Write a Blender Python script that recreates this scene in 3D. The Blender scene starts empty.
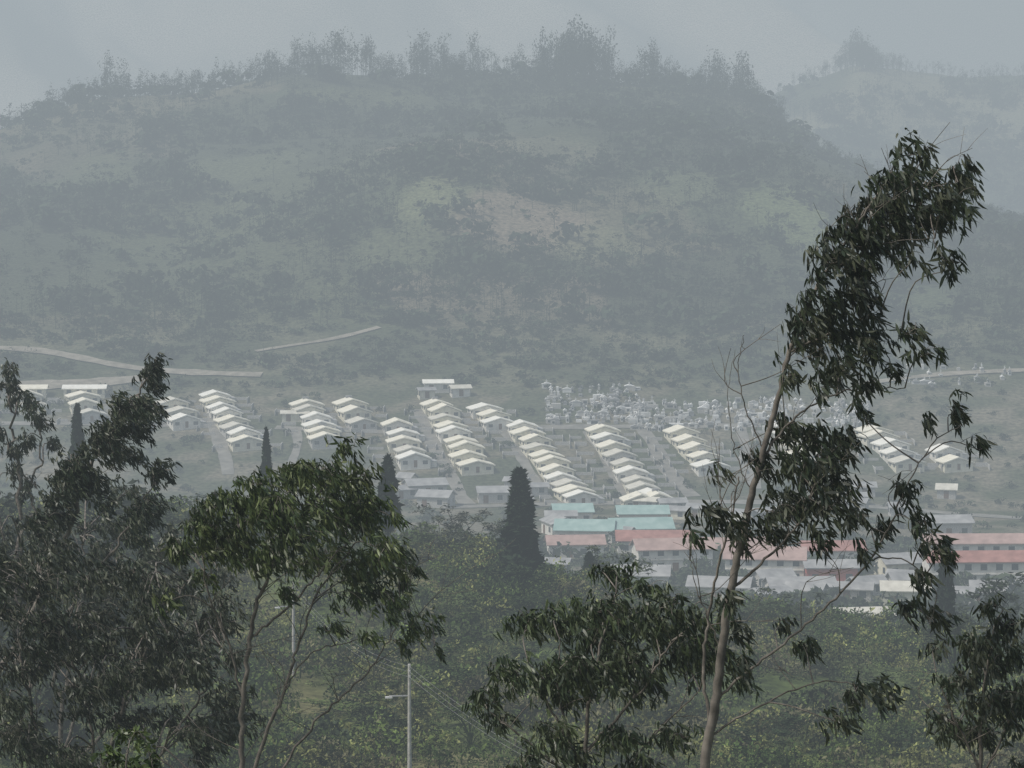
import bpy, math, random
import numpy as np
random.seed(7); rng=np.random.default_rng(7)
K=36/100/1024
PA=math.radians(5); CS,SN=math.cos(PA),math.sin(PA)
# ------------------------------------------------------------------ survey helpers
def W(px,py,y):
    u=(px-512)*K; v=(384-py)*K; s=y/(CS+v*SN)
    return np.array([u*s,y,(-SN+v*CS)*s])
def R(py):
    v=(384-np.asarray(py,float))*K
    return (-SN+v*CS)/(CS+v*SN)
def vnoise(x,y,seed=0):
    xi=np.floor(x).astype(np.int64); yi=np.floor(y).astype(np.int64)
    fx=x-xi; fy=y-yi; fx=fx*fx*(3-2*fx); fy=fy*fy*(3-2*fy)
    def h(a,b):
        n=(a*374761393+b*668265263+seed*1274126177)&0xffffffff
        n=((n^(n>>13))*1274126177)&0xffffffff
        return ((n^(n>>16))&0xffff)/65535.0
    return (h(xi,yi)*(1-fx)+h(xi+1,yi)*fx)*(1-fy)+(h(xi,yi+1)*(1-fx)+h(xi+1,yi+1)*fx)*fy
def fbm(x,y,seed=0,o=4):
    s=0;a=.5;t=0
    for i in range(o):
        s=s+a*vnoise(x*2**i+17.3*i,y*2**i-9.1*i,seed+i); t+=a; a*=.5
    return s/t
def sst(a,b,x):
    t=np.clip((x-a)/(b-a),0,1); return t*t*(3-2*t)
# ------------------------------------------------------------------ terrain
KY=np.array([-200,-60,0,30,60,100,150,190,260,330,420,560,640,720,800,850,930,1010,1100,1300,1500,1700,2100,2500,3100,3800,6500],float)
def cx(pxs,pys,y,x):
    pxs=np.array(pxs,float); return np.interp(x,(pxs-512)*K*y,R(pys)*y)
def ground(x,y):
    x=np.asarray(x,float); y=np.asarray(y,float); x,y=np.broadcast_arrays(x,y)
    o=np.ones_like(x)
    crest=cx([-200,0,200,400,480,540,620,800,1024,1300],[515,520,528,545,560,582,602,622,640,650],330,x)
    zc=cx([-400,-100,0,50,100,200,300,400,500,600,700,745,790,850,930,1024,1400],[170,146,132,116,100,93,82,88,86,94,98,108,138,172,205,232,270],1500,x)
    zb=cx([0,600,700,740,800,850,940,1024,1300],[170,170,156,136,102,82,76,68,52],2100,x)
    Z=[-1*o,-1.5*o,-2*o,-11.5*o,-19.5*o,-30*o,-39*o,-43.8*o,(-43.8+crest)/2-.5,crest,crest-24,-93*o,-98*o,-101*o,-104*o,-95*o,-78*o,
       -62*o,-78+(zc+78)*.36,-78+(zc+78)*.70,zc,np.minimum(zc-40,-55),zb,-40*o,150*o,560*o,900*o]
    Z=np.stack(Z); 
    n=len(KY); M=np.empty_like(Z)
    for i in range(n):
        a=max(i-1,0); b=min(i+1,n-1); M[i]=(Z[b]-Z[a])/(KY[b]-KY[a])
    yy=np.clip(y,KY[0],KY[-1]-1e-3); i=np.clip(np.searchsorted(KY,yy,side='right')-1,0,n-2)
    def tk(A,i): return np.take_along_axis(A,i[None],0)[0]
    h=KY[i+1]-KY[i]; t=(yy-KY[i])/h
    z=tk(Z,i)*(2*t**3-3*t**2+1)+tk(M,i)*h*(t**3-2*t**2+t)+tk(Z,i+1)*(-2*t**3+3*t**2)+tk(M,i+1)*h*(t**3-t**2)
    wh=sst(950,1150,y)
    z=z+wh*(fbm(x/190,y/230,3,5)-.5)*66*(1-.6*sst(1380,1480,y)*(1-sst(1520,1640,y)))
    wm=sst(195,230,y)*(1-sst(420,520,y))
    z=z+wm*(fbm(x/22,y/26,11,4)-.5)*5
    wf=sst(2500,3300,y)
    rg=1-np.abs(2*fbm((x+.55*y)/420,y/1500,21,5)-1)
    z=z+wf*(rg-.6)*330
    return z
def hit(px,py,ymin=560,ymax=2400):
    ys=np.arange(ymin,ymax,1.0); v=(384-py)*K; u=(px-512)*K
    s=ys/(CS+v*SN); d=ground(u*s,ys)-(-SN+v*CS)*s
    k=np.argmax(d>0) if (d>0).any() else len(ys)-1
    return u*s[k],ys[k]
# ------------------------------------------------------------------ mesh utils
def link(o): bpy.context.scene.collection.objects.link(o); return o
def mk(name,V,faces,mats,fm=None,col=None,smooth=False):
    V=np.asarray(V,np.float32); me=bpy.data.meshes.new(name)
    me.vertices.add(len(V)); me.vertices.foreach_set('co',V.ravel())
    ls=[];st=[];mi=[];c=0
    for j,f in enumerate(faces):
        f=np.asarray(f,np.int32)
        if len(f)==0: continue
        ls.append(f.ravel()); st.append(c+np.arange(len(f))*f.shape[1]); c+=f.size
        mi.append(np.broadcast_to(np.asarray(0 if fm is None else fm[j],np.int32),(len(f),)))
    ls=np.concatenate(ls);st=np.concatenate(st);mi=np.concatenate(mi)
    me.loops.add(len(ls)); me.loops.foreach_set('vertex_index',ls.astype(np.int32))
    me.polygons.add(len(st)); me.polygons.foreach_set('loop_start',st.astype(np.int32))
    me.polygons.foreach_set('material_index',mi.astype(np.int32))
    for m in mats: me.materials.append(m)
    me.update(calc_edges=True)
    if smooth: me.polygons.foreach_set('use_smooth',np.ones(len(st),bool))
    if col is not None:
        a=me.color_attributes.new('Col','FLOAT_COLOR','POINT')
        cc=np.ones((len(V),4),np.float32); cc[:,:3]=col; a.data.foreach_set('color',cc.ravel())
    return link(bpy.data.objects.new(name,me))
# ------------------------------------------------------------------ materials
def newmat(name):
    m=bpy.data.materials.new(name); m.use_nodes=True; nt=m.node_tree; b=nt.nodes['Principled BSDF']
    return m,nt,b
def noise_mat(name,c1,c2,scale=2,rough=.8,bump=0,detail=6,attr=False,spec=.3):
    m,nt,b=newmat(name); N=nt.nodes; L=nt.links
    tc=N.new('ShaderNodeTexCoord'); no=N.new('ShaderNodeTexNoise'); no.inputs['Scale'].default_value=scale; no.inputs['Detail'].default_value=detail
    L.new(tc.outputs['Object'],no.inputs['Vector'])
    r=N.new('ShaderNodeValToRGB'); r.color_ramp.elements[0].color=(*c1,1); r.color_ramp.elements[1].color=(*c2,1)
    r.color_ramp.elements[0].position=.32; r.color_ramp.elements[1].position=.68
    L.new(no.outputs['Fac'],r.inputs['Fac'])
    if attr:
        a=N.new('ShaderNodeAttribute'); a.attribute_name='Col'
        mx=N.new('ShaderNodeMix'); mx.data_type='RGBA'; mx.blend_type='MULTIPLY'; mx.inputs['Factor'].default_value=1
        L.new(a.outputs['Color'],mx.inputs[6]); L.new(r.outputs['Color'],mx.inputs[7]); L.new(mx.outputs[2],b.inputs['Base Color'])
    else: L.new(r.outputs['Color'],b.inputs['Base Color'])
    b.inputs['Roughness'].default_value=rough; b.inputs['Specular IOR Level'].default_value=spec
    if bump:
        bp=N.new('ShaderNodeBump'); bp.inputs['Strength'].default_value=.6; bp.inputs['Distance'].default_value=bump
        L.new(no.outputs['Fac'],bp.inputs['Height']); L.new(bp.outputs['Normal'],b.inputs['Normal'])
    return m
def leaf_mat(name,trans=.25,rough=.45,spec=.4):
    m,nt,b=newmat(name); N=nt.nodes;L=nt.links
    a=N.new('ShaderNodeAttribute'); a.attribute_name='Col'; L.new(a.outputs['Color'],b.inputs['Base Color'])
    b.inputs['Roughness'].default_value=rough; b.inputs['Specular IOR Level'].default_value=spec
    if trans>0:
        t=N.new('ShaderNodeBsdfTranslucent'); L.new(a.outputs['Color'],t.inputs['Color'])
        mx=N.new('ShaderNodeMixShader'); mx.inputs[0].default_value=trans
        L.new(b.outputs[0],mx.inputs[1]); L.new(t.outputs[0],mx.inputs[2]); L.new(mx.outputs[0],N['Material Output'].inputs['Surface'])
    return m
def far_mat(name):
    m,nt,b=newmat(name); N=nt.nodes;L=nt.links; N.remove(b)
    a=N.new('ShaderNodeAttribute'); a.attribute_name='Col'; d=N.new('ShaderNodeBsdfDiffuse')
    L.new(a.outputs['Color'],d.inputs['Color']); L.new(d.outputs[0],N['Material Output'].inputs['Surface']); return m
M_ground=noise_mat('ground_mat',(.55,.55,.5),(1.45,1.4,1.3),.7,.95,.3,8,attr=True,spec=.1)
M_leaf=leaf_mat('eucalyptus_leaf',.12,.42,.35)
M_far=far_mat('distant_foliage')
M_bark=noise_mat('eucalyptus_bark',(.06,.053,.045),(.19,.17,.145),6,.85,.01)
M_road=noise_mat('dirt_road_mat',(.15,.135,.105),(.26,.235,.19),.35,.95)
M_street=noise_mat('street_mat',(.13,.125,.11),(.22,.21,.185),.3,.95)
M_roofs=[noise_mat('cream_roof',(.60,.56,.45),(.78,.75,.63),.5,.6),noise_mat('white_roof',(.64,.62,.55),(.80,.79,.72),.5,.6),noise_mat('weathered_roof',(.42,.40,.34),(.60,.58,.5),.5,.7)]
M_wall=noise_mat('cream_wall',(.48,.45,.35),(.66,.63,.51),.8,.9)
M_wallw=noise_mat('white_wall',(.50,.48,.43),(.70,.68,.62),.6,.9)
M_win=noise_mat('window_glass',(.03,.035,.04),(.06,.07,.08),1,.2,spec=.5)
M_door=noise_mat('door_paint',(.10,.05,.03),(.16,.09,.05),2,.6)
M_red=noise_mat('red_tile_roof',(.24,.11,.09),(.36,.18,.15),.5,.85)
M_pink=noise_mat('faded_tile_roof',(.28,.19,.165),(.40,.28,.245),.5,.85)
M_teal=noise_mat('teal_roof',(.20,.31,.285),(.31,.42,.39),.4,.6)
M_grey=noise_mat('grey_roof',(.20,.20,.20),(.34,.34,.33),.4,.7)
M_conc=noise_mat('concrete',(.30,.29,.27),(.46,.45,.42),4,.85)
M_redw=noise_mat('red_painted_wall',(.34,.08,.06),(.45,.13,.1),.6,.8)
M_metal=noise_mat('galvanised_steel',(.3,.3,.3),(.45,.45,.45),8,.5)
M_tomb=noise_mat('whitewashed_tomb',(.40,.40,.38),(.75,.75,.73),.15,.8)
# ------------------------------------------------------------------ ground
ys=[-195.0]
while ys[-1]<6450: ys.append(ys[-1]+max(2.2,.0062*abs(ys[-1])))
ys=np.array(ys); tt=np.linspace(-1,1,361); tt=np.sign(tt)*(.55*np.abs(tt)+.45*np.abs(tt)**2.2)*.62
YY,TT=np.meshgrid(ys,tt,indexing='ij'); XX=(YY+260)*TT; ZZ=ground(XX,YY)
x,y=XX.ravel(),YY.ravel()
def mixc(a,b,t): return a*(1-t[:,None])+b*t[:,None]
def full(col): return np.tile(np.array(col,float),(len(x),1))
c=mixc(full((.05,.07,.025)),full((.12,.118,.06)),sst(.42,.66,fbm(x/11,y/15,5)))
c=mixc(c,full((.08,.11,.036)),sst(.5,.7,fbm(x/7,y/9,8)))
town=mixc(full((.050,.060,.035)),full((.125,.116,.09)),sst(.42,.62,fbm(x/14,y/9,31)))
c=mixc(c,town,sst(540,600,y))
wx=x+60*(fbm(x/90,y/90,41)-.5)+.35*y; wy=y+60*(fbm(x/90,y/90,43)-.5)-.3*x
cid=vnoise(np.floor(wx/75)*7.13+.5,np.floor(wy/95)*5.7+.5,51)
pal=np.array([(.034,.043,.026),(.06,.072,.036),(.042,.056,.029),(.09,.085,.056),(.033,.040,.024),(.052,.063,.034),(.115,.10,.075)])
fld=pal[np.clip((cid*7).astype(int),0,6)]
fld=mixc(fld,full((.034,.042,.026)),.2+.6*sst(.4,.6,fbm(x/120,y/120,61)))
PATCH=[]
def patch(px,py,rx,ry,col,a):
    global fld
    X0,Y0=hit(px,py,ymin=900); X1,Y1=hit(px,py-ry,ymin=900); X2,Y2=hit(px,py+ry,ymin=900)
    RX=rx*K*Y0; RY=max(20,(Y1-Y2)/2); PATCH.append((X0,Y0,RX,RY))
    r=np.hypot((x-X0)/RX,(y-Y0)/RY)+1.0*(fbm(x/40,y/40,77)-.5)
    fld=mixc(fld,full(col)*.78,a*(1-sst(.6,1.15,r)))
patch(520,220,70,32,(.20,.165,.13),.85); patch(435,185,42,20,(.14,.16,.085),.85); patch(600,250,50,22,(.13,.14,.08),.7); patch(470,350,60,38,(.16,.135,.10),.7)
patch(790,215,50,30,(.115,.145,.07),.85); patch(310,350,60,18,(.12,.12,.08),.5); patch(250,165,90,16,(.10,.12,.065),.6); patch(80,180,60,20,(.095,.115,.06),.5); patch(920,300,50,20,(.08,.10,.055),.5)
patch(680,180,50,18,(.10,.12,.065),.6); patch(400,250,40,14,(.095,.11,.06),.6); patch(560,150,60,12,(.11,.12,.075),.5)
hb=mixc(full((.042,.050,.030)),full((.10,.10,.066)),sst(.42,.6,fbm(x/70,y/90,65)))
fld=mixc(fld,hb,sst(1600,1750,y))
low=mixc(full((.042,.052,.030)),full((.085,.088,.058)),sst(.45,.62,fbm(x/25,y/22,67)))
fld=mixc(fld,low,1-sst(960,1010,y))
c=mixc(c,fld,sst(895,930,y))
mt=mixc(full((.08,.08,.07)),full((.22,.205,.18)),sst(.4,.75,fbm((x+.55*y)/150,y/500,71,5)))
c=mixc(c,mt,sst(2400,2700,y))
nr,nc=XX.shape; I=np.arange(nr*nc).reshape(nr,nc)
F=np.stack([I[:-1,:-1],I[:-1,1:],I[1:,1:],I[1:,:-1]],-1).reshape(-1,4)
mk('ground',np.stack([x,y,ZZ.ravel()],1),[F],[M_ground],col=c,smooth=True)
# ------------------------------------------------------------------ draped strips
def strip(name,pts,w,off,mat):
    pts=np.array(pts,float); d=np.r_[0,np.cumsum(np.hypot(*np.diff(pts,axis=0).T))]
    s=np.linspace(0,d[-1],max(4,int(d[-1]/3))); px_=np.interp(s,d,pts[:,0]); py_=np.interp(s,d,pts[:,1])
    for _ in range(12):
        px_[1:-1]=(px_[:-2]+2*px_[1:-1]+px_[2:])/4; py_[1:-1]=(py_[:-2]+2*py_[1:-1]+py_[2:])/4
    px_=px_+2.5*(fbm(s/22,s*0+7,15)-.5)*min(1,w/5); 
    tx=np.gradient(px_);ty=np.gradient(py_);l=np.hypot(tx,ty);nx,ny=-ty/l,tx/l
    A=[]
    wob=1+.9*(fbm(s/9,s*0+3,5)-.5)
    for k in np.linspace(-.5,.5,5):
        X=px_+nx*w*k*wob;Y=py_+ny*w*k*wob;A.append(np.stack([X,Y,ground(X,Y)+off],1))
    A=np.stack(A,1); n=len(s); I=np.arange(n*5).reshape(n,5)
    F=np.stack([I[:-1,:-1],I[:-1,1:],I[1:,1:],I[1:,:-1]],-1).reshape(-1,4)
    return mk(name,A.reshape(-1,3),[F],[mat],smooth=True)
def pp(l): return [hit(a,b,ymin=700) for a,b in l]
ROADS=[([(-60,348),(0,349),(40,351),(75,357),(105,365),(140,371),(200,374),(262,376)],5.5),([(-60,388),(60,386),(110,383),(150,379)],9),
            ([(255,352),(290,346),(335,341),(380,328)],2.6),([(860,385),(940,375),(1060,370)],4)]
RP=[]
for l,w in ROADS:
    q=pp(l); RP+= [(q[i][0]+(q[i+1][0]-q[i][0])*t,q[i][1]+(q[i+1][1]-q[i][1])*t) for i in range(len(q)-1) for t in (0,.25,.5,.75)]
    strip('dirt_road',q,w,.4,M_road)
for l,w in [([(207,392),(218,430),(228,475)],4.5),([(418,410),(440,455),(468,505)],4.5),([(498,425),(530,470),(548,500)],3.0),([(640,425),(668,470),(692,497)],5),
            ([(586,432),(612,470),(628,500)],3),([(740,425),(748,460),(756,490)],4),([(275,428),(330,431),(400,432),(505,428),(640,427),(760,426)],4),([(0,424),(100,424),(205,426)],4),([(290,470),(300,440),(296,428)],3),
            ([(440,508),(540,505),(700,502),(860,505),(1050,520)],6)]:
    strip('street',pp(l),w,.16,M_street)
# ------------------------------------------------------------------ buildings
class MB:
    def __init__(s): s.v=[];s.f=[];s.m=[]
    def add(s,vs,fs,m):
        o=len(s.v); s.v+=vs; s.f+=[tuple(a+o for a in f) for f in fs]; s.m+=[m]*len(fs)
    def box(s,x0,x1,y0,y1,z0,z1,m):
        s.add([(x0,y0,z0),(x1,y0,z0),(x1,y1,z0),(x0,y1,z0),(x0,y0,z1),(x1,y0,z1),(x1,y1,z1),(x0,y1,z1)],
              [(0,3,2,1),(4,5,6,7),(0,1,5,4),(1,2,6,5),(2,3,7,6),(3,0,4,7)],m)
    def gable(s,hw,y0,y1,ze,zr,th,m,cx=0):
        P=[(-hw,ze),(0,zr),(hw,ze),(hw,ze+th),(0,zr+th),(-hw,ze+th)]
        vs=[(cx+a,y0,b) for a,b in P]+[(cx+a,y1,b) for a,b in P]
        fs=[(0,1,7,6),(1,2,8,7),(2,3,9,8),(3,4,10,9),(4,5,11,10),(5,0,6,11),(0,5,4,1),(1,4,3,2),(6,7,10,11),(7,8,9,10)]
        s.add(vs,fs,m)
    def gwall(s,hw,y0,y1,z0,ze,zr,m,cx=0):
        vs=[(cx+a,yy,b) for yy in (y0,y1) for a,b in [(-hw,z0),(hw,z0),(hw,ze),(0,zr),(-hw,ze)]]
        s.add(vs,[(0,1,2,3,4),(9,8,7,6,5),(0,5,6,1),(1,6,7,2),(4,9,5,0)],m)
    def mesh(s,name,mats):
        me=bpy.data.meshes.new(name); me.from_pydata(s.v,[],s.f)
        for m in mats: me.materials.append(m)
        me.polygons.foreach_set('material_index',s.m); me.update(); return me
def house(name,w,d,h,rise,roof,wall,ext):
    b=MB(); hw=w/2
    b.gwall(hw-.5,-d/2,d/2,-2.5,h,h+rise*(hw-.5)/hw,0)
    b.gable(hw,-d/2-.35,d/2+.35,h-.02,h+rise+.05,.36,1)
    b.box(-hw+1.2,-hw+2.6,-d/2-.04,-d/2+.02,.7,1.7,2); b.box(hw-2.8,hw-1.3,-d/2-.04,-d/2+.02,.7,1.7,2)
    b.box(-.5,.5,-d/2-.04,-d/2+.02,-.1,1.8,3)
    for sx in (-1,1):
        xx=sx*(hw-.5)
        for yy in (-d/4,d/4): b.box(min(xx,xx+sx*.04),max(xx,xx+sx*.04),yy-.6,yy+.6,.7,1.7,2)
    if ext==1:
        b.box(hw-.48,hw+1.6,-d/2+1,d/2-1,-2.5,h-.7,0); b.box(hw-.2,hw+1.8,-d/2+.8,d/2-.8,h-.69,h-.57,4)
    if ext==2:
        b.box(-.9,.9,d/2-2.2,d/2-1,h+rise*.5,h+rise+.9,4)
    return b.mesh(name,[wall,roof,M_win,M_door,M_grey])
HV=[]
for i in range(8):
    HV.append(house('house_mesh',random.choice([10.0,10.6,11]),7.1+random.random()*.4,1.95,random.uniform(1.25,1.7),M_roofs[[0,1,0,1,0,2,0,2][i]],[M_wall,M_wallw,M_wall,M_wallw,M_wall,M_wall,M_conc,M_conc][i],[0,1,0,0,2,0,1,0][i]))
def place(name,me,x_,y_,rz,z=None,s=(1,1,1)):
    o=link(bpy.data.objects.new(name,me)); o.location=(x_,y_,float(ground(x_,y_)) if z is None else z); o.rotation_euler=(0,0,rz); o.scale=s; return o
HP=[]; fw=MB()
rows=[((213,401),(247,448),8),((174,410),(186,426),3),((307,411),(326,446),6),((349,411),(363,428),3),((398,432),(412,466),5),((438,411),(473,471),9),
 ((485,415),(497,428),3),((524,433),(580,503),11),((603,437),(655,507),10),((679,439),(712,472),5),((786,432),(806,470),6),((872,436),(908,468),5),((942,458),(954,468),2),((83,402),(90,420),3),((28,402),(32,412),2),((640,508),(664,514),1)]
for (a,b_,n) in rows:
    x0,y0=hit(*a,ymin=700); x1,y1=hit(*b_,ymin=700)
    rz=math.atan2(x1-x0,-(y1-y0)) if n>1 else .2
    rz=max(-.1,min(rz,.45))
    for i in range(n):
        t=i/max(1,n-1); X=x0+(x1-x0)*t+random.uniform(-.7,.7); Y=y0+(y1-y0)*t+random.uniform(-.6,.6)
        me=HV[random.choice([0,0,1,1,2,2,3,4,5,6,7])]
        sc=random.uniform(.88,1.04)
        place('white_roofed_house',me,X,Y,rz+random.uniform(-.06,.06),s=(sc,1,random.uniform(.88,1.12))); HP.append((X,Y))
        for sx in (-1,1):
            if random.random()<.75:
                X2=X+sx*8.2; Y2=Y+sx*1.2; Z2=float(ground(X2,Y2)); L2=random.uniform(1.2,2.6)
                fw.box(X2-L2,X2+L2,Y2-.1,Y2+.1,Z2-.5,Z2+random.uniform(.7,1.2),0)
                fw.box(X2+sx*(L2+.02),X2+sx*(L2+.2),Y2-3.6,Y2+3.6,Z2-1.6,Z2+.9,0)
link(bpy.data.objects.new('garden_wall',fw.mesh('garden_wall',[M_conc])))
def longb(name,px,py,w,d,h,rise,roof,wall,rz=0,nw=None,axis='x',sto=1,ymin=560):
    X,Y=hit(px,py,ymin=ymin); b=MB()
    L,D=(w,d)
    hw=D/2
    b.gwall(hw-.5,-L/2,L/2,-3,h,h+rise*(hw-.5)/hw,0); b.gable(hw,-L/2-.6,L/2+.6,h,h+rise+.06,.2,1)
    n=nw or int(L/3.2)
    for s_ in range(sto):
        z0=.9+s_*2.9
        for i in range(n):
            yy=-L/2+(i+.5)*L/n
            for sx in (-1,1):
                xx=sx*(hw-.5); a,c_=sorted((xx,xx+sx*.05)); isd=(i==n//2 and s_==0)
                b.box(a,c_,yy-.7,yy+.7,0 if isd else z0,z0+1.3,3 if isd else 2)
    for sy in (-1,1):
        for q in (-hw/2,hw/2):
            a,c_=sorted((sy*L/2,sy*(L/2+.05))); b.box(q-.6,q+.6,a,c_,.9,2.2,2)
    for zz in range(1,sto):
        for sx in (-1,1):
            a,c_=sorted((sx*(hw-.5),sx*(hw-.3))); b.box(a,c_,-L/2,L/2,zz*2.9-.1,zz*2.9+.12,0)
    me=b.mesh(name,[wall,roof,M_win,M_door])
    HP.append((X,Y))
    return place(name,me,X,Y,rz+(math.pi/2 if axis=='x' else 0))
T='teal_roofed_building'; Rr='red_roofed_building'
longb(T,572,522,10,9,3,1.8,M_teal,M_wallw,.1); longb(T,642,524,13,9,3,1.8,M_teal,M_wallw,.05)
longb(T,585,541,14,10,3,2.2,M_teal,M_wallw,-.1); longb(T,640,540,15,10,3.2,2.2,M_teal,M_wallw,.12)
longb('grey_roofed_building',560,534,9,8,3,1.6,M_grey,M_wallw,.3,axis='y')
longb(Rr,575,556,13,8,3,1.8,M_pink,M_wallw,.08); longb(Rr,655,552,18,9,3,2,M_red,M_wallw,.0)
longb(Rr,672,570,17,9,5,2,M_pink,M_wallw,.15,sto=2); longb('grey_roofed_building',640,588,12,8,3,1.8,M_grey,M_wallw,-.1)
longb(Rr,740,560,14,9,3.2,2,M_pink,M_wallw,.15); longb(Rr,765,580,17,10,5,2.2,M_pink,M_wallw,-.12,sto=2)
longb(Rr,832,562,14,8,3,1.8,M_red,M_wallw,.05); longb('red_walled_building',830,582,11,7,3.4,1.3,M_grey,M_redw,.05)
longb(Rr,985,566,28,9,5.6,1.7,M_pink,M_wallw,.03,sto=2); longb(Rr,995,585,30,9,5.4,1.8,M_red,M_wallw,.05,sto=2)
longb('grey_roofed_building',905,575,12,8,3,1.8,M_grey,M_wall,.3); longb('grey_roofed_building',945,535,12,9,3.4,1.5,M_grey,M_conc,.1)
longb('grey_roofed_building',800,600,13,9,3,1.5,M_grey,M_wallw,.1); longb('white_roofed_building',862,632,10,7,3,1.3,M_roofs[2],M_wallw,.15,ymin=500)
longb('grey_roofed_building',720,600,12,8,3,1.6,M_grey,M_wallw,-.2); longb('white_roofed_building',905,612,9,7,3,1.5,M_roofs[2],M_wall,-.1)
longb('grey_roofed_building',425,495,11,8,2.8,1.6,M_grey,M_conc,.3,ymin=700); longb('grey_roofed_building',436,506,9,8,2.8,1.6,M_grey,M_conc,-.3,ymin=700)
longb('grey_roofed_building',492,502,8,7,2.8,1.5,M_grey,M_conc,.1,ymin=700)
longb('farmhouse',438,392,9,5,2.6,1,M_roofs[1],M_wallw,.1,ymin=800); longb('farmhouse',460,396,6,4,2.4,1,M_roofs[2],M_wallw,.3,ymin=800); longb('farmhouse',426,398,5,4,2.4,.8,M_grey,M_wall,.3,ymin=800)
longb('long_shed',85,396,13,6,2.4,1,M_roofs[1],M_wall,.05,ymin=800); longb('long_shed',34,396,8,6,2.4,1,M_roofs[0],M_wall,.05,ymin=800); longb('long_shed',295,421,8,4,2.2,.8,M_roofs[2],M_wall,.05,ymin=800)
rs=random.Random(5)
for i in range(34):
    px,py=rs.choice([(rs.uniform(720,1030),rs.uniform(476,530)),(rs.uniform(690,1030),rs.uniform(586,612)),(rs.uniform(380,545),rs.uniform(478,512)),(rs.uniform(560,780),rs.uniform(506,530)),(rs.uniform(550,760),rs.uniform(510,600))])
    longb('village_house',px,py,rs.uniform(4.5,8),rs.uniform(4.5,6),2.4,rs.uniform(.9,1.5),rs.choice([M_grey,M_roofs[2],M_grey,M_grey]),rs.choice([M_wall,M_conc,M_conc]),rs.uniform(-.6,.6))
def cemetery(name,reg,n):
    b=MB()
    for i in range(n):
        px=random.uniform(reg[0],reg[1]); py=reg[2]+(reg[3]-reg[2])*random.random()**.9; 
        X,Y=hit(px,py,ymin=760); Z=float(ground(X,Y)); w=random.choice([.35,.4,.5,.6,.9,1.5]); h=random.uniform(.5,1.5); d=random.uniform(.5,1.3)
        m0=random.choice([0,0,1,3,3])
        b.box(X-w,X+w,Y-d,Y+d,Z-.6,Z+h,m0)
        if random.random()<.45:
            b.add([(X-w-.1,Y-d-.1,Z+h+.003),(X+w+.1,Y-d-.1,Z+h+.003),(X+w+.1,Y+d+.1,Z+h+.003),(X-w-.1,Y+d+.1,Z+h+.003),(X,Y-d-.1,Z+h+.6),(X,Y+d+.1,Z+h+.6)],[(0,3,2,1),(0,1,4),(2,3,5),(1,2,5,4),(3,0,4,5)],random.choice([0,1]))
        if random.random()<.4: b.box(X-w*.6,X+w*.6,Y-d-.05,Y-d+.01,Z+.2,Z+h*.7,2)
        if random.random()<.3:
            b.box(X-.07,X+.07,Y-.07,Y+.07,Z+h+.3,Z+h+1.5,0); b.box(X-.35,X+.35,Y-.06,Y+.06,Z+h+.9,Z+h+1.05,0)
    link(bpy.data.objects.new(name,b.mesh(name,[M_tomb,M_grey,M_win,M_conc])))
cemetery('cemetery_tombs',(545,640,388,424),160); cemetery('cemetery_tombs',(630,870,402,432),310)
cemetery('cemetery_tombs',(905,1010,368,388),26)
# ------------------------------------------------------------------ vegetation
def unit(a): return a/np.maximum(np.linalg.norm(a,axis=-1,keepdims=True),1e-9)
def leafgeo(B,D,L,w):
    n=len(B); rd=rng.normal(size=(n,3)); S=unit(np.cross(D,rd)); Nn=np.cross(S,D)
    L=L[:,None];w=w[:,None]; cv=rng.uniform(-.12,.22,(n,1))*L
    P=np.stack([B,B+D*.28*L+S*w*.5+Nn*cv*.3,B+D*.28*L-S*w*.5+Nn*cv*.3,B+D*.65*L+S*w*.42+Nn*cv*.1,B+D*.65*L-S*w*.42+Nn*cv*.1,B+D*L-Nn*cv],1)
    F=np.array([(0,1,2),(1,3,2),(2,3,4),(3,5,4)]); F=(np.arange(n)[:,None,None]*6+F[None]).reshape(-1,3)
    return P.reshape(-1,3),F
def quadgeo(Cn,s,asp=1.0,nb=None):
    n=len(Cn); a=unit(rng.normal(size=(n,3))); b=unit(np.cross(a,rng.normal(size=(n,3))))
    s=s[:,None]; P=np.stack([Cn-a*s*asp,Cn+b*s*.55-a*s*.1,Cn+a*s*asp,Cn-b*s*.55+a*s*.15],1)
    return P.reshape(-1,3),np.arange(n*4).reshape(n,4)
def tube(P,r,k=6):
    P=np.asarray(P,float); n=len(P); T_=unit(np.gradient(P,axis=0)); ref=np.array([.3,.9,.1]); A=unit(np.cross(T_,ref)); B=np.cross(T_,A)
    th=np.arange(k)*2*math.pi/k
    V=P[:,None]+r[:,None,None]*(A[:,None]*np.cos(th)[None,:,None]+B[:,None]*np.sin(th)[None,:,None])
    I=np.arange(n*k).reshape(n,k); F=np.stack([I[:-1],np.roll(I[:-1],-1,1),np.roll(I[1:],-1,1),I[1:]],-1).reshape(-1,4)
    return V.reshape(-1,3),F
def spline(P,m):
    P=np.asarray(P,float); n=len(P); t=np.linspace(0,n-1,m); i=np.clip(t.astype(int),0,n-2); f=(t-i)[:,None]
    p0=P[np.clip(i-1,0,n-1)];p1=P[i];p2=P[i+1];p3=P[np.clip(i+2,0,n-1)]
    return .5*((2*p1)+(-p0+p2)*f+(2*p0-5*p1+4*p2-p3)*f**2+(-p0+3*p1-3*p2+p3)*f**3)
NL=0
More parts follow.
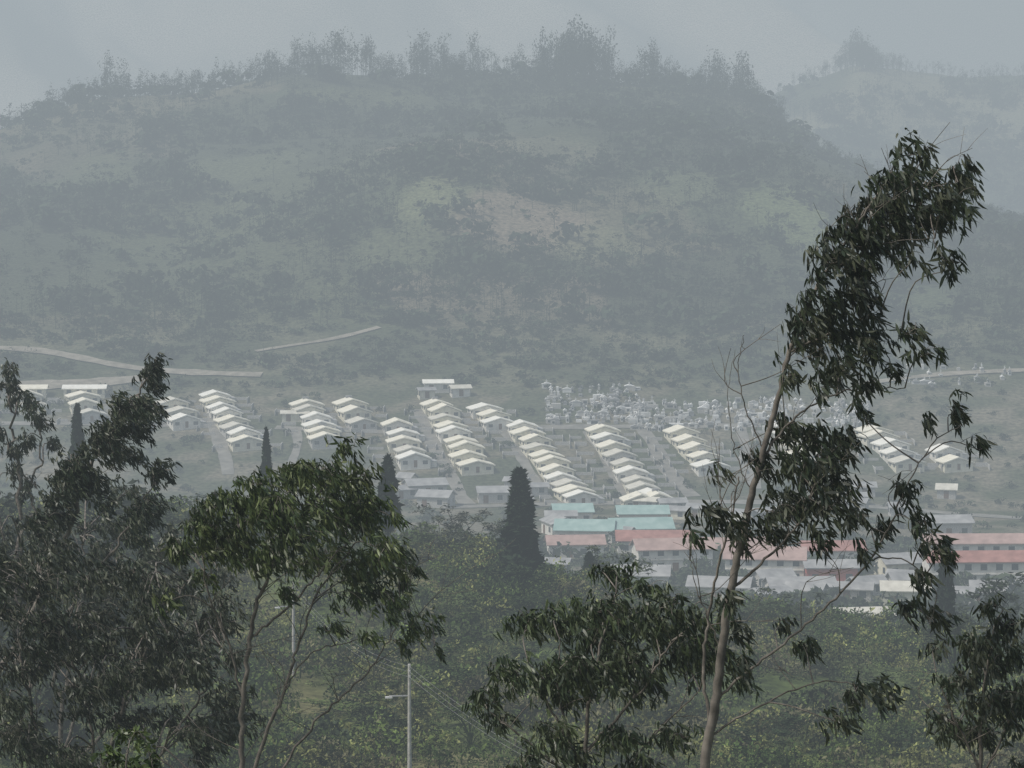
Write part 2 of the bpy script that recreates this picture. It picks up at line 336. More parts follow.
def near_tree(name,y0,limbs,clumps,leaf=.17,cov=1.5,wind=.55,cols=None,bark=M_bark,droop=1.0,lw=.2,bare=0,grow=1.15):
    global NL
    V=[];F4=[];nv=0;col=[]; sk=[]
    def addt(P,r,k=6):
        nonlocal nv
        v,f=tube(P,r,k); V.append(v);F4.append(f+nv);nv+=len(v);col.append(np.full((len(v),3),.2))
    s=K*y0
    for pts,r0,r1 in limbs:
        P=[]
        for j,p in enumerate(pts):
            w=W(p[0],p[1],y0); w[1]+=(p[2] if len(p)>2 else 0); P.append(w)
        P=spline(P,len(P)*7); P[1:-1]+=rng.normal(size=(len(P)-2,3))*.003*y0*s*8
        t=np.linspace(0,1,len(P)); addt(P,r0*(1-t)+r1*t,8); sk.append(P)
    S=np.concatenate(sk); LB=[];LD=[];LC=[]
    cols=cols or [(.021,.031,.015),(.030,.042,.021),(.042,.052,.028),(.065,.072,.045)]
    for c_ in clumps:
        px,py,rx,ry=c_[:4]; rx*=s*grow; ry*=s*grow; Cc=W(px,py,y0); Cc[1]+=random.uniform(-1,1)*.05*y0*.5 if len(c_)<5 else c_[4]
        d=np.linalg.norm((S-Cc)*[1,.5,1],axis=1)+np.maximum(0,S[:,2]-Cc[2]+.1)*1.6
        A=S[np.argmin(d)]; ln=np.linalg.norm(Cc-A)
        mid=(A+Cc)/2+np.array([-.05,0,.16])*ln+rng.normal(size=3)*.07*ln
        end=Cc+np.array([.5*rx,0,.15*ry])
        BP=spline([A,mid,Cc,end],12)
        if ln>.05: addt(BP,np.linspace(.006+.005*min(ln,3),.003,12)*(y0/35)**.5,5)
        area=math.pi*rx*ry; nl=area*cov/(leaf*leaf*lw*.62); per=9; nt=max(4,int(nl/per))
        sh=random.uniform(.75,1.25)
        for q in range(nt):
            st=BP[random.randint(5,11)]
            th=rng.normal(size=3); th/=np.linalg.norm(th); rr=random.random()**.45
            if random.random()<.18: rr*=1.45
            e=Cc+th*rr*np.array([rx,(rx+ry)*.6,ry])+np.array([0,0,leaf*.4]); m_=(st+e)/2+np.array([0,0,.2])*np.linalg.norm(e-st)
            tw=spline([st,m_,e,e+np.array([wind*.35,0,-.35])*leaf*1.2],7)
            if q%4==0: addt(tw,np.linspace(.004,.002,7)*(y0/35)**.5,3)
            u=rng.uniform(.3,1,per)*6; i=np.clip(u.astype(int),0,5); f=(u-i)[:,None]
            B=tw[i]*(1-f)+tw[i+1]*f+rng.normal(size=(per,3))*leaf*.15; td=unit(tw[i+1]-tw[i])
            D=unit(td*.3+np.array([wind,0,-droop])+rng.normal(size=(per,3))*.5)
            LB.append(B);LD.append(D)
            base=np.array(random.choice(cols))*sh; 
            LC.append(base*rng.uniform(.65,1.45,(per,1)))
    for b in range(bare):
        P0=sk[random.randrange(len(sk))]; A=P0[random.randint(len(P0)//4,int(len(P0)*.75))]; L_=random.uniform(.4,1.25)*(y0/35)**.6
        d=unit(np.array([random.uniform(-.6,.9),random.uniform(-.6,.6),random.uniform(.2,1)])); 
        P=spline([A,A+d*L_*.5+rng.normal(size=3)*.08,A+d*L_+rng.normal(size=3)*.15+np.array([.1,0,0])],9); addt(P,np.linspace(.007,.0025,9)*(y0/35)**.5,4)
        for z in range(3):
            A2=P[random.randint(3,7)]; d2=unit(d+rng.normal(size=3)*.5); addt(spline([A2,A2+d2*L_*.25,A2+d2*L_*.5+rng.normal(size=3)*.06],5),np.linspace(.004,.0018,5)*(y0/35)**.5,3)
    LB=np.concatenate(LB);LD=np.concatenate(LD);LC=np.concatenate(LC); n=len(LB); NL+=n
    v,f=leafgeo(LB,LD,leaf*rng.uniform(.55,1.25,n),leaf*lw*rng.uniform(.7,1.2,n)); V.append(v);F3=f+nv;col.append(np.repeat(LC,6,0))
    return mk(name,np.concatenate(V),[np.concatenate(F4),F3],[bark,M_leaf],[0,1],np.concatenate(col))
near_tree('eucalyptus_tree',30,[
 ([(690,960),(698,840),(706,760),(716,700),(722,650),(731,590),(741,545),(752,495),(764,450),(776,405),(790,352),(802,320),(818,285),(840,250),(866,212),(892,172)],.062,.009),
 ([(712,730,.3),(706,685,.4),(711,630,.5),(722,570,.4),(735,515,.3),(741,480,.3)],.022,.008),
 ([(716,700),(752,668),(792,637),(836,597),(870,560),(893,520),(905,490),(932,445),(962,425)],.016,.005),
 ([(758,470),(775,440),(805,410),(850,390),(905,388)],.016,.005),([(731,590),(765,560),(800,520),(820,470)],.018,.006),
 ([(741,545),(722,522),(700,510)],.012,.005),([(790,352),(828,335),(868,318),(908,335)],.013,.005),
 ([(840,250),(882,243),(935,238)],.011,.004),([(866,212),(910,192),(958,182)],.010,.004),([(712,735),(762,705),(820,682),(872,688)],.013,.005),
 ([(870,560),(905,560),(935,590),(930,625)],.009,.004),([(764,450),(747,412),(738,372),(744,335)],.009,.003),([(752,495),(735,450),(728,400),(735,350)],.007,.002),([(722,650),(700,600),(690,560)],.010,.003)],
 [(905,155,24,13),(885,182,28,18),(930,188,24,16),(962,182,20,18),(950,222,24,18),(915,228,28,18),(875,215,26,20),(845,235,24,18),(870,255,26,16),(905,262,18,9),(938,258,16,9),(825,262,22,18),(848,288,24,18),(812,295,20,18),(795,322,20,20),(828,322,24,18),(865,318,22,14),(902,332,18,11),(918,352,18,10),(862,348,22,14),(832,366,22,16),(868,382,18,11),(808,352,22,18),(895,372,12,8),(785,375,14,12),(890,205,28,22),(925,210,26,18),(855,270,24,16),(972,165,10,9),(900,240,24,16),(945,200,24,16),(865,235,24,18),(840,265,22,16),(940,270,12,8),(845,340,22,14),(880,345,20,12),(820,335,22,16),(850,305,22,14),(840,385,16,12),(815,385,14,12),
  (862,408,10,8),(966,422,16,16),(976,448,10,13),(922,418,9,8),(790,438,26,15),(822,448,26,18),(846,440,16,14),(805,478,30,22),(835,490,22,22),(850,518,14,14),(790,515,26,20),(818,543,16,12),(760,470,16,20),(772,505,18,18),(755,530,14,12),(800,460,28,20),(820,500,28,20),(780,540,18,12),(845,465,18,16),
  (716,480,11,8),(702,512,24,14),(685,533,12,9),(727,524,16,15),(746,545,14,12),(905,495,14,18),(885,540,16,11),(925,545,22,16),(946,560,12,9),(915,580,18,14),(905,608,14,11),(932,625,18,14),(790,640,16,7),(815,662,20,13),(850,690,24,13),(880,692,16,11),(828,708,20,11),(868,420,8,8),(735,640,12,14),(725,600,12,12),(740,665,12,10),(915,520,14,14),(860,545,14,10)],
 leaf=.15,cov=2.9,wind=.5,bare=30,grow=1.15)
near_tree('eucalyptus_tree',34,[
 ([(590,980),(586,860),(585,760),(590,700),(602,640),(617,590)],.04,.01),([(585,770),(552,712),(528,662)],.02,.006),([(588,750),(640,692),(672,642),(705,618)],.02,.006),([(586,790),(520,735),(482,705)],.018,.005),([(588,800),(560,700),(560,640)],.018,.006),([(587,820),(650,740),(700,690)],.018,.006)],
 [(622,586,24,11),(592,602,30,15),(650,608,28,15),(560,632,28,18),(610,630,34,20),(660,645,34,20),(530,640,26,15),(508,668,22,16),(490,698,18,12),(540,680,30,18),(590,675,34,20),(640,690,36,20),(700,640,26,18),(726,622,16,16),(702,682,22,16),(500,730,18,10),(550,725,28,15),(612,730,30,15),(670,730,28,14),(735,668,14,14),(475,705,9,9),(575,755,30,12),(640,760,26,12),(520,755,20,12),(600,655,34,20),(680,665,26,18),(640,590,22,10),(575,660,30,18),(560,700,26,16),(625,665,30,18),(690,615,22,12),(605,580,20,8),(670,595,18,9),(720,650,20,14)],
 leaf=.15,cov=2.9,wind=.35,bare=8,grow=1.18,cols=[(.027,.041,.018),(.038,.054,.023),(.052,.07,.03),(.075,.093,.047)])
near_tree('eucalyptus_tree',32,[([(985,960),(984,860),(980,760),(985,690),(996,620)],.04,.008),([(980,770),(952,712),(936,672)],.016,.005),([(982,780),(1020,700),(1050,650)],.016,.005)],
 [(985,600,14,9),(1000,618,18,13),(972,640,26,17),(1006,655,28,20),(958,680,22,16),(985,698,28,17),(1016,715,24,18),(948,722,16,12),(985,742,32,15),(940,655,12,9),(1045,660,25,20),(1050,710,25,20),(1020,760,25,14),(990,670,26,18),(960,745,20,12),(1005,690,22,16)],leaf=.15,cov=3.0,wind=.3,bare=6,grow=1.2)
G2=[(.031,.048,.016),(.047,.069,.022),(.065,.088,.027),(.093,.115,.043)]
near_tree('eucalyptus_tree',42,[
 ([(234,960),(236,860),(240,768),(243,700),(250,640),(262,590),(287,540),(320,492),(345,460)],.055,.012),([(238,830),(262,745),(285,690),(300,640),(320,590),(350,550)],.036,.01),
 ([(240,850),(300,742),(350,690),(388,642),(402,600)],.024,.006),([(243,700),(227,640),(207,590),(200,540)],.022,.006),([(262,590),(242,540),(236,500)],.02,.006),([(285,690),(310,655),(360,640),(405,640)],.014,.004),([(250,640),(295,600),(330,560),(370,520)],.022,.006),([(400,600),(420,625),(436,645)],.007,.003)],
 [(345,450,14,9),(322,468,26,12),(355,478,20,16),(285,482,24,11),(256,478,20,10),(235,498,22,13),(280,500,34,16),(330,500,34,18),(370,508,18,18),(386,542,18,16),(345,535,30,18),(300,530,34,18),(250,528,28,16),(207,520,22,14),(186,545,18,13),(220,553,24,15),(270,556,30,14),(320,565,30,15),(365,572,28,15),(400,578,18,13),(392,603,18,12),(412,622,13,11),(430,642,9,9),(350,600,18,9),(200,582,14,11),(372,600,16,10),(215,500,14,8),(405,560,11,9),(315,515,28,18),(350,515,24,18),(240,545,26,14),(225,525,24,14),(345,590,22,10),(170,562,14,10),(398,515,8,7),(330,620,14,7),(285,590,14,7),(165,600,12,10),(405,640,10,6),(370,625,12,7),(438,655,5,6),(300,480,26,14),(265,505,26,16)],
 leaf=.165,cov=3.3,wind=.5,cols=G2,bare=34,grow=1.2)
near_tree('eucalyptus_tree',70,[([(-60,760),(20,640),(55,560),(75,510),(96,460),(125,410),(155,370)],.09,.02),([(30,690),(75,600),(112,550),(140,510),(155,482)],.05,.015)],
 [(156,366,11,10),(146,382,15,12),(132,402,17,12),(150,402,10,9),(116,424,17,11),(138,430,17,11),(100,444,17,12),(122,456,19,11),(85,460,17,12),(70,482,20,12),(58,500,14,10),(95,478,18,10),(152,478,15,12),(150,503,15,13),(135,524,17,12),(124,548,15,10),(45,520,14,10),(110,500,10,9),(140,415,18,12),(108,440,20,12),(80,475,18,12),(60,515,16,10)],
 leaf=.2,cov=4.2,wind=.7,bare=8,lw=.22,grow=1.3)
near_tree('slender_eucalyptus_tree',115,[([(18,680),(17,560),(18,480),(12,420),(13,362)],.12,.03),([(17,600),(30,520),(38,460),(36,402)],.08,.02),([(17,640),(0,520),(-8,430)],.08,.02)],
 [(13,370,8,9),(11,388,10,10),(15,408,10,10),(8,430,10,10),(17,452,8,8),(36,408,9,9),(40,424,10,9),(32,438,10,9),(42,452,8,8),(6,480,8,10),(16,500,8,9),(-6,440,8,12),(28,480,6,8),(4,545,9,16),(2,404,7,9)],leaf=.26,cov=4.2,wind=.3,bare=4,lw=.24)
GL=[(.028,.036,.021),(.039,.049,.027),(.054,.063,.038),(.08,.087,.057)]
cl=[]
for i in range(104):
    px=random.uniform(-30,240); lo=545+max(0,(px-120))*.55; cl.append((px,random.uniform(lo,775),random.uniform(18,30),random.uniform(9,15),random.uniform(-3,3)))
near_tree('eucalyptus_tree',58,[([(90,960),(95,820),(120,720),(150,640),(190,580)],.065,.02),([(80,880),(40,740),(20,640),(40,590)],.05,.015),([(95,840),(90,720),(70,640),(75,590)],.04,.015),([(100,860),(170,740),(205,690),(225,640)],.04,.01),([(85,900),(0,780),(-30,700)],.04,.015)],cl,leaf=.19,cov=2.4,wind=.5,cols=GL,bare=44,lw=.2)
cl=[(random.uniform(-20,235),random.uniform(500,620),random.uniform(14,22),random.uniform(8,12),random.uniform(-4,4)) for i in range(54)]
near_tree('eucalyptus_tree',95,[([(60,900),(60,700),(40,600),(20,540)],.11,.02),([(60,760),(110,640),(150,560)],.07,.02),([(60,780),(170,650),(215,560)],.07,.02),([(62,700),(80,600),(85,530)],.06,.02)],cl,leaf=.26,cov=2.4,wind=.4,cols=GL,bare=14,lw=.24)
near_tree('young_tree',24,[([(120,900),(124,830),(126,770),(128,748)],.02,.006),([(124,830),(105,775),(100,755)],.012,.004),([(124,820),(150,775),(152,758)],.012,.004)],[(125,752,22,9),(103,760,14,9),(148,762,14,8),(130,772,26,10)],leaf=.085,cov=3.2,wind=.1,lw=.34,droop=.3,cols=[(.04,.062,.018),(.052,.078,.022),(.07,.095,.03)])
print('leaves',NL)
def proto_euc(n=80,tall=False):
    cs=[];k=random.randint(6,10) if tall else random.randint(5,9)
    for i in range(k): cs.append((random.gauss(0,.11),random.gauss(0,.11),random.uniform(.32 if tall else .3,.95),random.uniform(.06,.13 if tall else .14)))
    P=[]
    for i in range(n):
        c_=random.choice(cs); d=rng.normal(size=3); d/=np.linalg.norm(d); P.append(np.array(c_[:3])+d*c_[3]*np.array([1,1,1.5 if tall else 1.3])*random.random()**.5)
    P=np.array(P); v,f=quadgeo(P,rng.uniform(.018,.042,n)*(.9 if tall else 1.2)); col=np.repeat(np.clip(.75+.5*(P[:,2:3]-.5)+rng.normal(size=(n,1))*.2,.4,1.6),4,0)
    t,tf=tube(np.array([[0,0,-.05],[.01,0,.45],[0,.01,.9]]),np.array([.014,.009,.003]),3)
    return np.r_[v,t],np.r_[f,tf+len(v)],np.r_[np.tile(col,(1,3)),np.full((len(t),3),1.3)]
def proto_bush(n=150,flat=.7,sz=(.05,.1)):
    cs=[(random.gauss(0,.28),random.gauss(0,.28),random.uniform(.1,.65)*flat,random.uniform(.16,.36)) for i in range(8)]
    P=[];B=[]
    for i in range(n):
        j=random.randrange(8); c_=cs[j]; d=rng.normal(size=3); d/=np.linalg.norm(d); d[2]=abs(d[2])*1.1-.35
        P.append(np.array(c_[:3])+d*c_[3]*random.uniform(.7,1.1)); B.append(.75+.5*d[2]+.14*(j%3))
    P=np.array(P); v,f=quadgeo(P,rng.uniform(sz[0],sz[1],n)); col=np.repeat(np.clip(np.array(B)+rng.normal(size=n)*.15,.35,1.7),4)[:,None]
    t,tf=tube(np.array([[0,0,-.2],[.02,0,.2],[0,.01,.45]]),np.array([.03,.02,.01]),3)
    return np.r_[v,t],np.r_[f,tf+len(v)],np.r_[np.tile(col,(1,3)),np.full((len(t),3),.8)]
def proto_cyp(n=300,wd=.11,z0=.06):
    z=rng.random(n)**.85; r=wd*np.minimum(1,(z+.05)*6)*(1-z)**.6*(1+.25*np.sin(z*25+rng.random()*6)*.4); a=rng.random(n)*6.283; rr=r*rng.uniform(.6,1.15,n)*(1+.18*np.sin(a*3+z*14))
    P=np.stack([np.cos(a)*rr,np.sin(a)*rr,z*(.99-z0)+z0],1); v,f=quadgeo(P,rng.uniform(.012,.03,n)*1.2,1.5); col=np.repeat(rng.uniform(.5,1.4,n),4)[:,None]
    t,tf=tube(np.array([[0,0,-.05],[0,0,.3],[0,0,.9]]),np.array([.012,.01,.004]),5)
    return np.r_[v,t],np.r_[f,tf+len(v)],np.r_[np.tile(col,(1,3)),np.full((len(t),3),1.)]
def scatter(name,protos,pos,hs,ws,tints,mat=M_far):
    V=[];F=[];Cc=[];nv=0; pid=rng.integers(0,len(protos),len(pos)); rz=rng.uniform(0,6.283,len(pos))
    for k,(pv,pf,pc) in enumerate(protos):
        ii=np.where(pid==k)[0]
        if len(ii)==0: continue
        c_,s_=np.cos(rz[ii])[:,None],np.sin(rz[ii])[:,None]
        X=(pv[None,:,0]*c_-pv[None,:,1]*s_)*ws[ii][:,None]; Y=(pv[None,:,0]*s_+pv[None,:,1]*c_)*ws[ii][:,None]; Z=pv[None,:,2]*hs[ii][:,None]
        A=np.stack([X+pos[ii,0:1],Y+pos[ii,1:2],Z+pos[ii,2:3]],-1).reshape(-1,3)
        V.append(A);F.append((pf[None]+(np.arange(len(ii))*len(pv))[:,None,None]).reshape(-1,4)+nv);nv+=len(A)
        Cc.append((pc[None]*tints[ii][:,None,:]).reshape(-1,3))
    return mk(name,np.concatenate(V),[np.concatenate(F)],[mat],col=np.concatenate(Cc))
def onground(x_,y_): return np.stack([x_,y_,ground(x_,y_)],1)
def bear(x_,y_): return 512+x_/(K*y_)
RPa=np.array(RP)
def clear_road(xx,yy,r=9): return np.min(np.hypot(xx[:,None]-RPa[None,:,0],yy[:,None]-RPa[None,:,1]),1)>r
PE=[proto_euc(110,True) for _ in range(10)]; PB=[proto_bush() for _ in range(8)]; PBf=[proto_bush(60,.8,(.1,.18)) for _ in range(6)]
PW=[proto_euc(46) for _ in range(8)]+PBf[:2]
# far hillside woodland, kept off the open fields
N=30000; yy=rng.uniform(935,1490,N); xx=rng.uniform(-.28,.28,N)*yy; bb=bear(xx,yy)
p=sst(.44,.55,fbm(xx/85,yy/70,81))*.9+.08
p=np.maximum(p,.6*sst(1330,1420,yy)*(fbm(xx/50,yy/50,83)>.42)); p=np.maximum(p,.8*(yy<1060)*(bb>265)*(fbm(xx/30,yy/30,87)>.40)); p=np.maximum(p,.75*(bb>600)*(yy<1330)*(fbm(xx/45,yy/45,89)>.44))
for X0,Y0,RX,RY in PATCH: p=p*np.where(np.hypot((xx-X0)/RX,(yy-Y0)/RY)+1.0*(fbm(xx/40,yy/40,77)-.5)<.8,.15,1)
k=(rng.random(N)<p*.42)&clear_road(xx,yy,11); xx,yy=xx[k],yy[k]; n=len(xx)
tn=np.array([.026,.036,.021])*rng.uniform(.7,1.5,(n,1)); h=rng.uniform(5,12,n)*np.where(yy<980,.6,1)
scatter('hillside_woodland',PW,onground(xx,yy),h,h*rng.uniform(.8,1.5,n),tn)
N=3800; yy=rng.uniform(915,1480,N)**1.0; yy=np.where(rng.random(N)<.3,rng.uniform(915,1000,N),yy); xx=rng.uniform(-.28,.28,N)*yy; k=clear_road(xx,yy,8); xx,yy=xx[k],yy[k]; n=len(xx); h=rng.uniform(1.2,4,n)
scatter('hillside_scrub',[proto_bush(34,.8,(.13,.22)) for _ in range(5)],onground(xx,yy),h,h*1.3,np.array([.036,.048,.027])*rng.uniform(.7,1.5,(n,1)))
# ridge tree line
N=2300; yy=rng.uniform(1400,1530,N); bx=rng.uniform(50,785,N); xx=(bx-512)*K*yy
den=.15+.85*(fbm(bx/24,bx*0+yy/60,91)>.46); k=rng.random(N)<den*np.where(bx<270,.45,1)*.75; xx,yy,bx=xx[k],yy[k],bx[k]; n=len(xx)
h=rng.uniform(7,15,n)+15*sst(.46,.68,fbm(bx/13,bx*0+9,93))*rng.uniform(.3,1,n)+8*np.exp(-((bx-320)/26)**2)*rng.uniform(.3,1,n)+4*np.exp(-((bx-560)/60)**2)
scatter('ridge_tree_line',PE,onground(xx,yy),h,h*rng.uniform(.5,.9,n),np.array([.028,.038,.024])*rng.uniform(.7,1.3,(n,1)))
N=300; yy=rng.uniform(2060,2130,N); bx=np.where(rng.random(N)<.5,rng.normal(862,20,N),rng.uniform(790,1080,N)); xx=(bx-512)*K*yy
h=rng.uniform(6,13,N)+17*np.exp(-((bx-856)/16)**2)*rng.uniform(.3,1,N); scatter('ridge_tree_line',PE,onground(xx,yy),h,h*.85,np.array([.028,.036,.022])*rng.uniform(.7,1.3,(N,1)))
N=3200; yy=rng.uniform(1550,2070,N); bx=rng.uniform(740,1100,N); xx=(bx-512)*K*yy; k=fbm(xx/60,yy/60,95)>.45; xx,yy=xx[k],yy[k]; n=len(xx); h=rng.uniform(7,14,n)
scatter('hillside_woodland',PW,onground(xx,yy),h,h,np.array([.028,.037,.022])*rng.uniform(.7,1.3,(n,1)))
# valley + village trees
N=5200; yy=rng.uniform(430,950,N); xx=rng.uniform(-.22,.22,N)*yy; H=np.array(HP)
dm=np.min(np.hypot(xx[:,None]-H[None,:,0],yy[:,None]-H[None,:,1]),1)
b_=bear(xx,yy); pr=np.where(yy>690,.28,.7)+.3*((b_<200)&(yy>690))+.3*(fbm(xx/20,yy/20,97)>.55)
k=(rng.random(N)<pr)&(dm>6.8)&clear_road(xx,yy,6)&~((yy>590)&(yy<720)&(b_>540)&(rng.random(N)<.4)); xx,yy=xx[k],yy[k]; n=len(xx); h=np.where(yy>690,rng.uniform(.9,3.8,n),rng.uniform(2.5,7,n))
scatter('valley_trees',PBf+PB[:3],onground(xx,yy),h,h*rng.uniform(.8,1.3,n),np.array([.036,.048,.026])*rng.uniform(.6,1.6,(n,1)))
# shrubs on near hillside
N=5200; yy=rng.uniform(188,372,N); xx=rng.uniform(-.24,.24,N)*yy
k=rng.random(N)<.34+.9*sst(.36,.58,fbm(xx/12,yy/14,101)); xx,yy=xx[k],yy[k]; n=len(xx); h=rng.uniform(.6,3.3,n)*(.45+1.0*fbm(xx/15,yy/15,103))
pal=np.array([(.030,.048,.017),(.045,.070,.022),(.078,.108,.032),(.14,.15,.055),(.033,.044,.025),(.09,.088,.05)]); pi=np.clip((fbm(xx/9,yy/12,107)*10-2+rng.normal(size=n)*1.3).astype(int),0,5); tn=pal[pi]*rng.uniform(.7,1.35,(n,1))
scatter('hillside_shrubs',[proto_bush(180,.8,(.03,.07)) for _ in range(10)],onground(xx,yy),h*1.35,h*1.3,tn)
N=3600; yy=rng.uniform(188,360,N); xx=rng.uniform(-.24,.24,N)*yy; h=rng.uniform(.3,.8,N)
scatter('grass_and_herbs',[proto_bush(40,.8,(.08,.16)) for _ in range(6)],onground(xx,yy),h,h*1.6,np.array([.085,.105,.04])*rng.uniform(.6,1.6,(N,1)))
def midtree(name,px,y_,top,wd,proto,tint):
    x_=(px-512)*K*y_; g_=float(ground(x_,y_)); t_=float(R(top))*y_; h_=max(1.5,t_-g_)
    scatter(name,[proto],np.array([[x_,y_,g_]]),np.array([h_]),np.array([wd]),np.array([tint]))
CY=(.018,.029,.016)
for px,y_,top,w,z0 in [(520,300,469,18,.06),(387,300,456,11.5,.30),(265,330,428,7,.2),(590,345,552,11,.1),(950,300,538,10,.1),(75,330,404,8,.4),(497,335,540,9,.1)]:
    midtree('cypress_tree',px,y_,top,w,proto_cyp(3000 if w>15 else 1700,.11,z0),CY)
def euc_mid(n=1300):
    k=17; cs=[(random.gauss(0,.19),random.gauss(0,.19),random.uniform(.15,.93),random.uniform(.05,.14)) for i in range(k)]
    P=[]
    for i in range(n):
        c_=random.choice(cs); d=rng.normal(size=3); d/=np.linalg.norm(d); P.append(np.array(c_[:3])+d*c_[3]*random.random()**.45)
    P=np.array(P); v,f=quadgeo(P,rng.uniform(.010,.026,n),1.3); col=np.tile(np.repeat(rng.uniform(.6,1.5,n),4)[:,None],(1,3)); V=[v];F=[f];Cc=[col];nv=len(v)
    for c_ in cs:
        t,tf=tube(spline([(0,0,-.05),(c_[0]*.2,c_[1]*.2,c_[2]*.45),c_[:3]],6),np.linspace(.010,.002,6),4); V.append(t);F.append(tf+nv);nv+=len(t);Cc.append(np.full((len(t),3),1.2))
    return np.concatenate(V),np.concatenate(F),np.concatenate(Cc)
for px,y_,top,w,tn in [(458,330,503,9,(.10,.105,.09)),(440,320,512,8,(.08,.09,.065)),(410,310,528,9,(.05,.07,.03)),(475,330,515,8,(.07,.08,.055)),(30,260,485,9,(.032,.042,.027)),(90,250,478,13,(.04,.05,.035)),(180,280,500,11,(.035,.045,.028)),(150,300,495,10,(.035,.045,.028)),(225,300,505,10,(.045,.055,.036)),(610,350,545,9,(.045,.055,.028)),(520,290,560,8,(.026,.04,.018)),(505,280,585,8,(.03,.044,.02)),(780,330,590,9,(.045,.055,.036)),(1000,320,575,10,(.036,.046,.03)),(1035,310,560,12,(.032,.042,.026)),(870,330,612,8,(.05,.064,.035)),(960,260,610,9,(.032,.042,.022)),(830,300,618,9,(.055,.07,.034)),(-10,220,500,12,(.032,.042,.024)),(50,200,540,12,(.036,.046,.028)),(460,230,640,6,(.032,.05,.02)),(540,250,640,6,(.04,.06,.026)),(300,300,520,10,(.05,.065,.032)),(340,290,535,9,(.05,.07,.032)),(745,300,600,9,(.045,.06,.032)),(700,320,590,9,(.05,.065,.035)),
    (430,260,590,8,(.06,.082,.034)),(470,210,690,6,(.05,.072,.026)),(350,220,690,7,(.075,.10,.035)),(320,200,735,6,(.10,.12,.04)),(800,230,680,7,(.045,.06,.028)),(890,240,670,8,(.05,.068,.03)),(560,330,600,8,(.045,.058,.028)),(420,340,530,9,(.05,.065,.035)),(760,205,715,7,(.03,.045,.022)),(900,205,725,7,(.035,.05,.025)),(840,260,650,7,(.06,.075,.035)),(410,215,675,6,(.04,.055,.024)),(450,290,575,7,(.04,.055,.025)),(490,250,625,7,(.07,.085,.035))]:
    midtree('hillside_tree',px,y_,top,w*1.4,euc_mid(),tn)
# ------------------------------------------------------------------ utility poles + wires
def pole(px,y_,top,hh=None):
    b=MB(); x_=(px-512)*K*y_; g_=float(ground(x_,y_)); h=float(R(top))*y_-g_
    n=12; Z=[-1,h*.4,h]; rr=[.17,.13,.09]; vs=[];fs=[]
    for z,r in zip(Z,rr):
        for i in range(n): a=i*2*math.pi/n; vs.append((r*math.cos(a),r*math.sin(a),z))
    for j in range(2):
        for i in range(n): fs.append((j*n+i,j*n+(i+1)%n,(j+1)*n+(i+1)%n,(j+1)*n+i))
    fs.append(tuple(range(2*n,3*n))); b.add(vs,fs,0)
    for q in (-1,0,1): b.box(-.06,.06,-.22,-.12,h-.5+q*.35,h-.38+q*.35,2)
    b.box(-1.3,-.1,-.04,.04,h-2.1,h-2.02,1); b.box(-1.55,-1.1,-.11,.11,h-2.2,h-2.1,2)
    o=place('utility_pole',b.mesh('utility_pole',[M_conc,M_metal,M_tomb]),x_,y_,.1); return np.array([x_,y_,g_+h])
A=pole(408,180,664); B=pole(291,235,582); Cp=pole(680,150,800)
V=[];F=[];nv=0
for P0,P1 in ((A,B),(A,Cp)):
    for q in (0,-.35,-.7):
        a=P0+np.array([0,-.2,q-.1]); c_=P1+np.array([0,-.2,q-.1]); t=np.linspace(0,1,24)[:,None]; P=a*(1-t)+c_*t; P[:,2]-=(4*t*(1-t))[:,0]*1.2
        v,f=tube(P,np.full(24,.006),4); V.append(v);F.append(f+nv);nv+=len(v)
mk('overhead_wires',np.concatenate(V),[np.concatenate(F)],[M_metal])
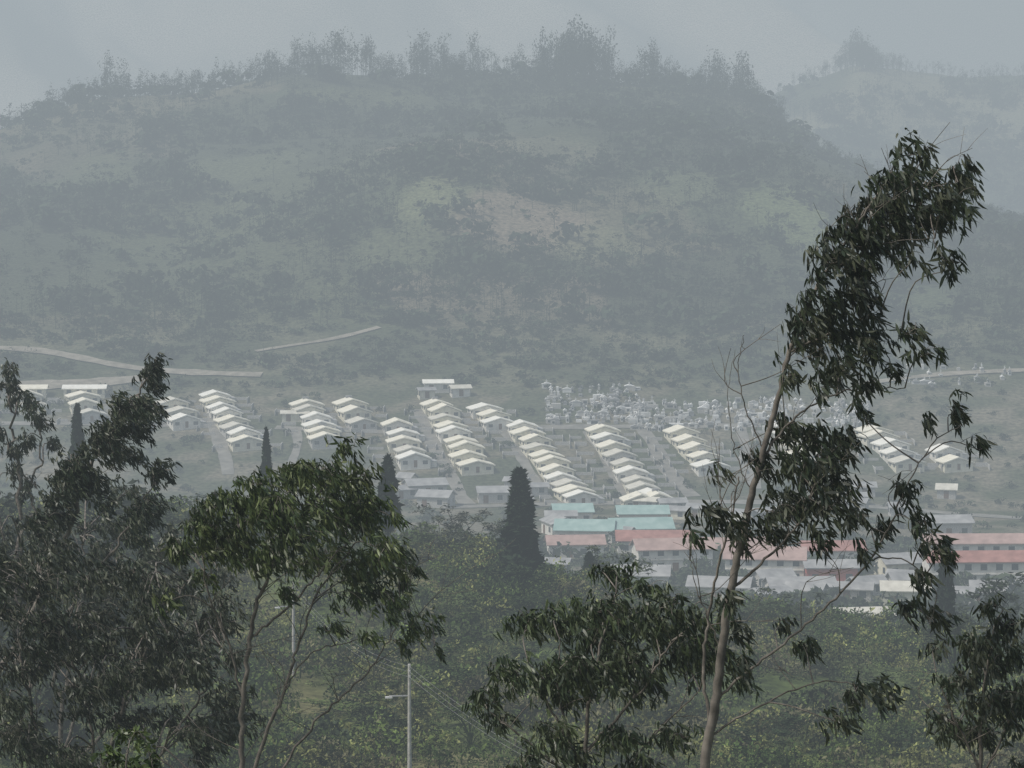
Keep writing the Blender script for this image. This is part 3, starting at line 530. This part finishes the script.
# ------------------------------------------------------------------ haze
SIG=.00060; HZ=(.415,.475,.515)
b=MB(); b.box(-4300,4300,-190,6400,-400,420,0)
hm=bpy.data.materials.new('haze_emission'); hm.use_nodes=True; nt=hm.node_tree; nt.nodes.clear()
out=nt.nodes.new('ShaderNodeOutputMaterial'); ab=nt.nodes.new('ShaderNodeVolumeAbsorption'); em=nt.nodes.new('ShaderNodeEmission'); ad=nt.nodes.new('ShaderNodeAddShader')
ab.inputs['Color'].default_value=(0,0,0,1); ab.inputs['Density'].default_value=SIG; em.inputs['Color'].default_value=(*HZ,1); em.inputs['Strength'].default_value=SIG  # volume glows evenly in the haze colour, standing in for scattered airlight
nt.links.new(ab.outputs[0],ad.inputs[0]); nt.links.new(em.outputs[0],ad.inputs[1]); nt.links.new(ad.outputs[0],out.inputs['Volume'])
link(bpy.data.objects.new('atmospheric_haze',b.mesh('atmospheric_haze',[hm])))
# ------------------------------------------------------------------ light
EL=math.radians(56); AZ=math.radians(-112)
w=bpy.data.worlds.new('World'); bpy.context.scene.world=w; w.use_nodes=True; nt=w.node_tree
sk=nt.nodes.new('ShaderNodeTexSky'); sk.sky_type='NISHITA'; sk.sun_disc=False; sk.sun_elevation=EL; sk.sun_rotation=AZ; sk.dust_density=4; sk.air_density=1.2
nt.links.new(sk.outputs[0],nt.nodes['Background'].inputs['Color']); nt.nodes['Background'].inputs['Strength'].default_value=.13
sl=bpy.data.lights.new('sun','SUN'); sl.energy=3.8; sl.angle=math.radians(6); sl.color=(1,.96,.9)
so=link(bpy.data.objects.new('sun',sl)); 
from mathutils import Vector
d=Vector((math.sin(AZ)*math.cos(EL),math.cos(AZ)*math.cos(EL),math.sin(EL))); so.rotation_euler=d.to_track_quat('Z','Y').to_euler(); so.location=d*300
cam=bpy.data.cameras.new('camera'); cam.lens=100; cam.sensor_width=36; cam.clip_start=.5; cam.clip_end=12000
co=link(bpy.data.objects.new('camera',cam)); co.rotation_euler=(math.pi/2-PA,0,0); bpy.context.scene.camera=co
sc=bpy.context.scene; sc.view_settings.view_transform='Standard'; sc.view_settings.look='None'; sc.view_settings.exposure=0
print('polys',sum(len(o.data.polygons) for o in sc.objects if o.type=='MESH'))
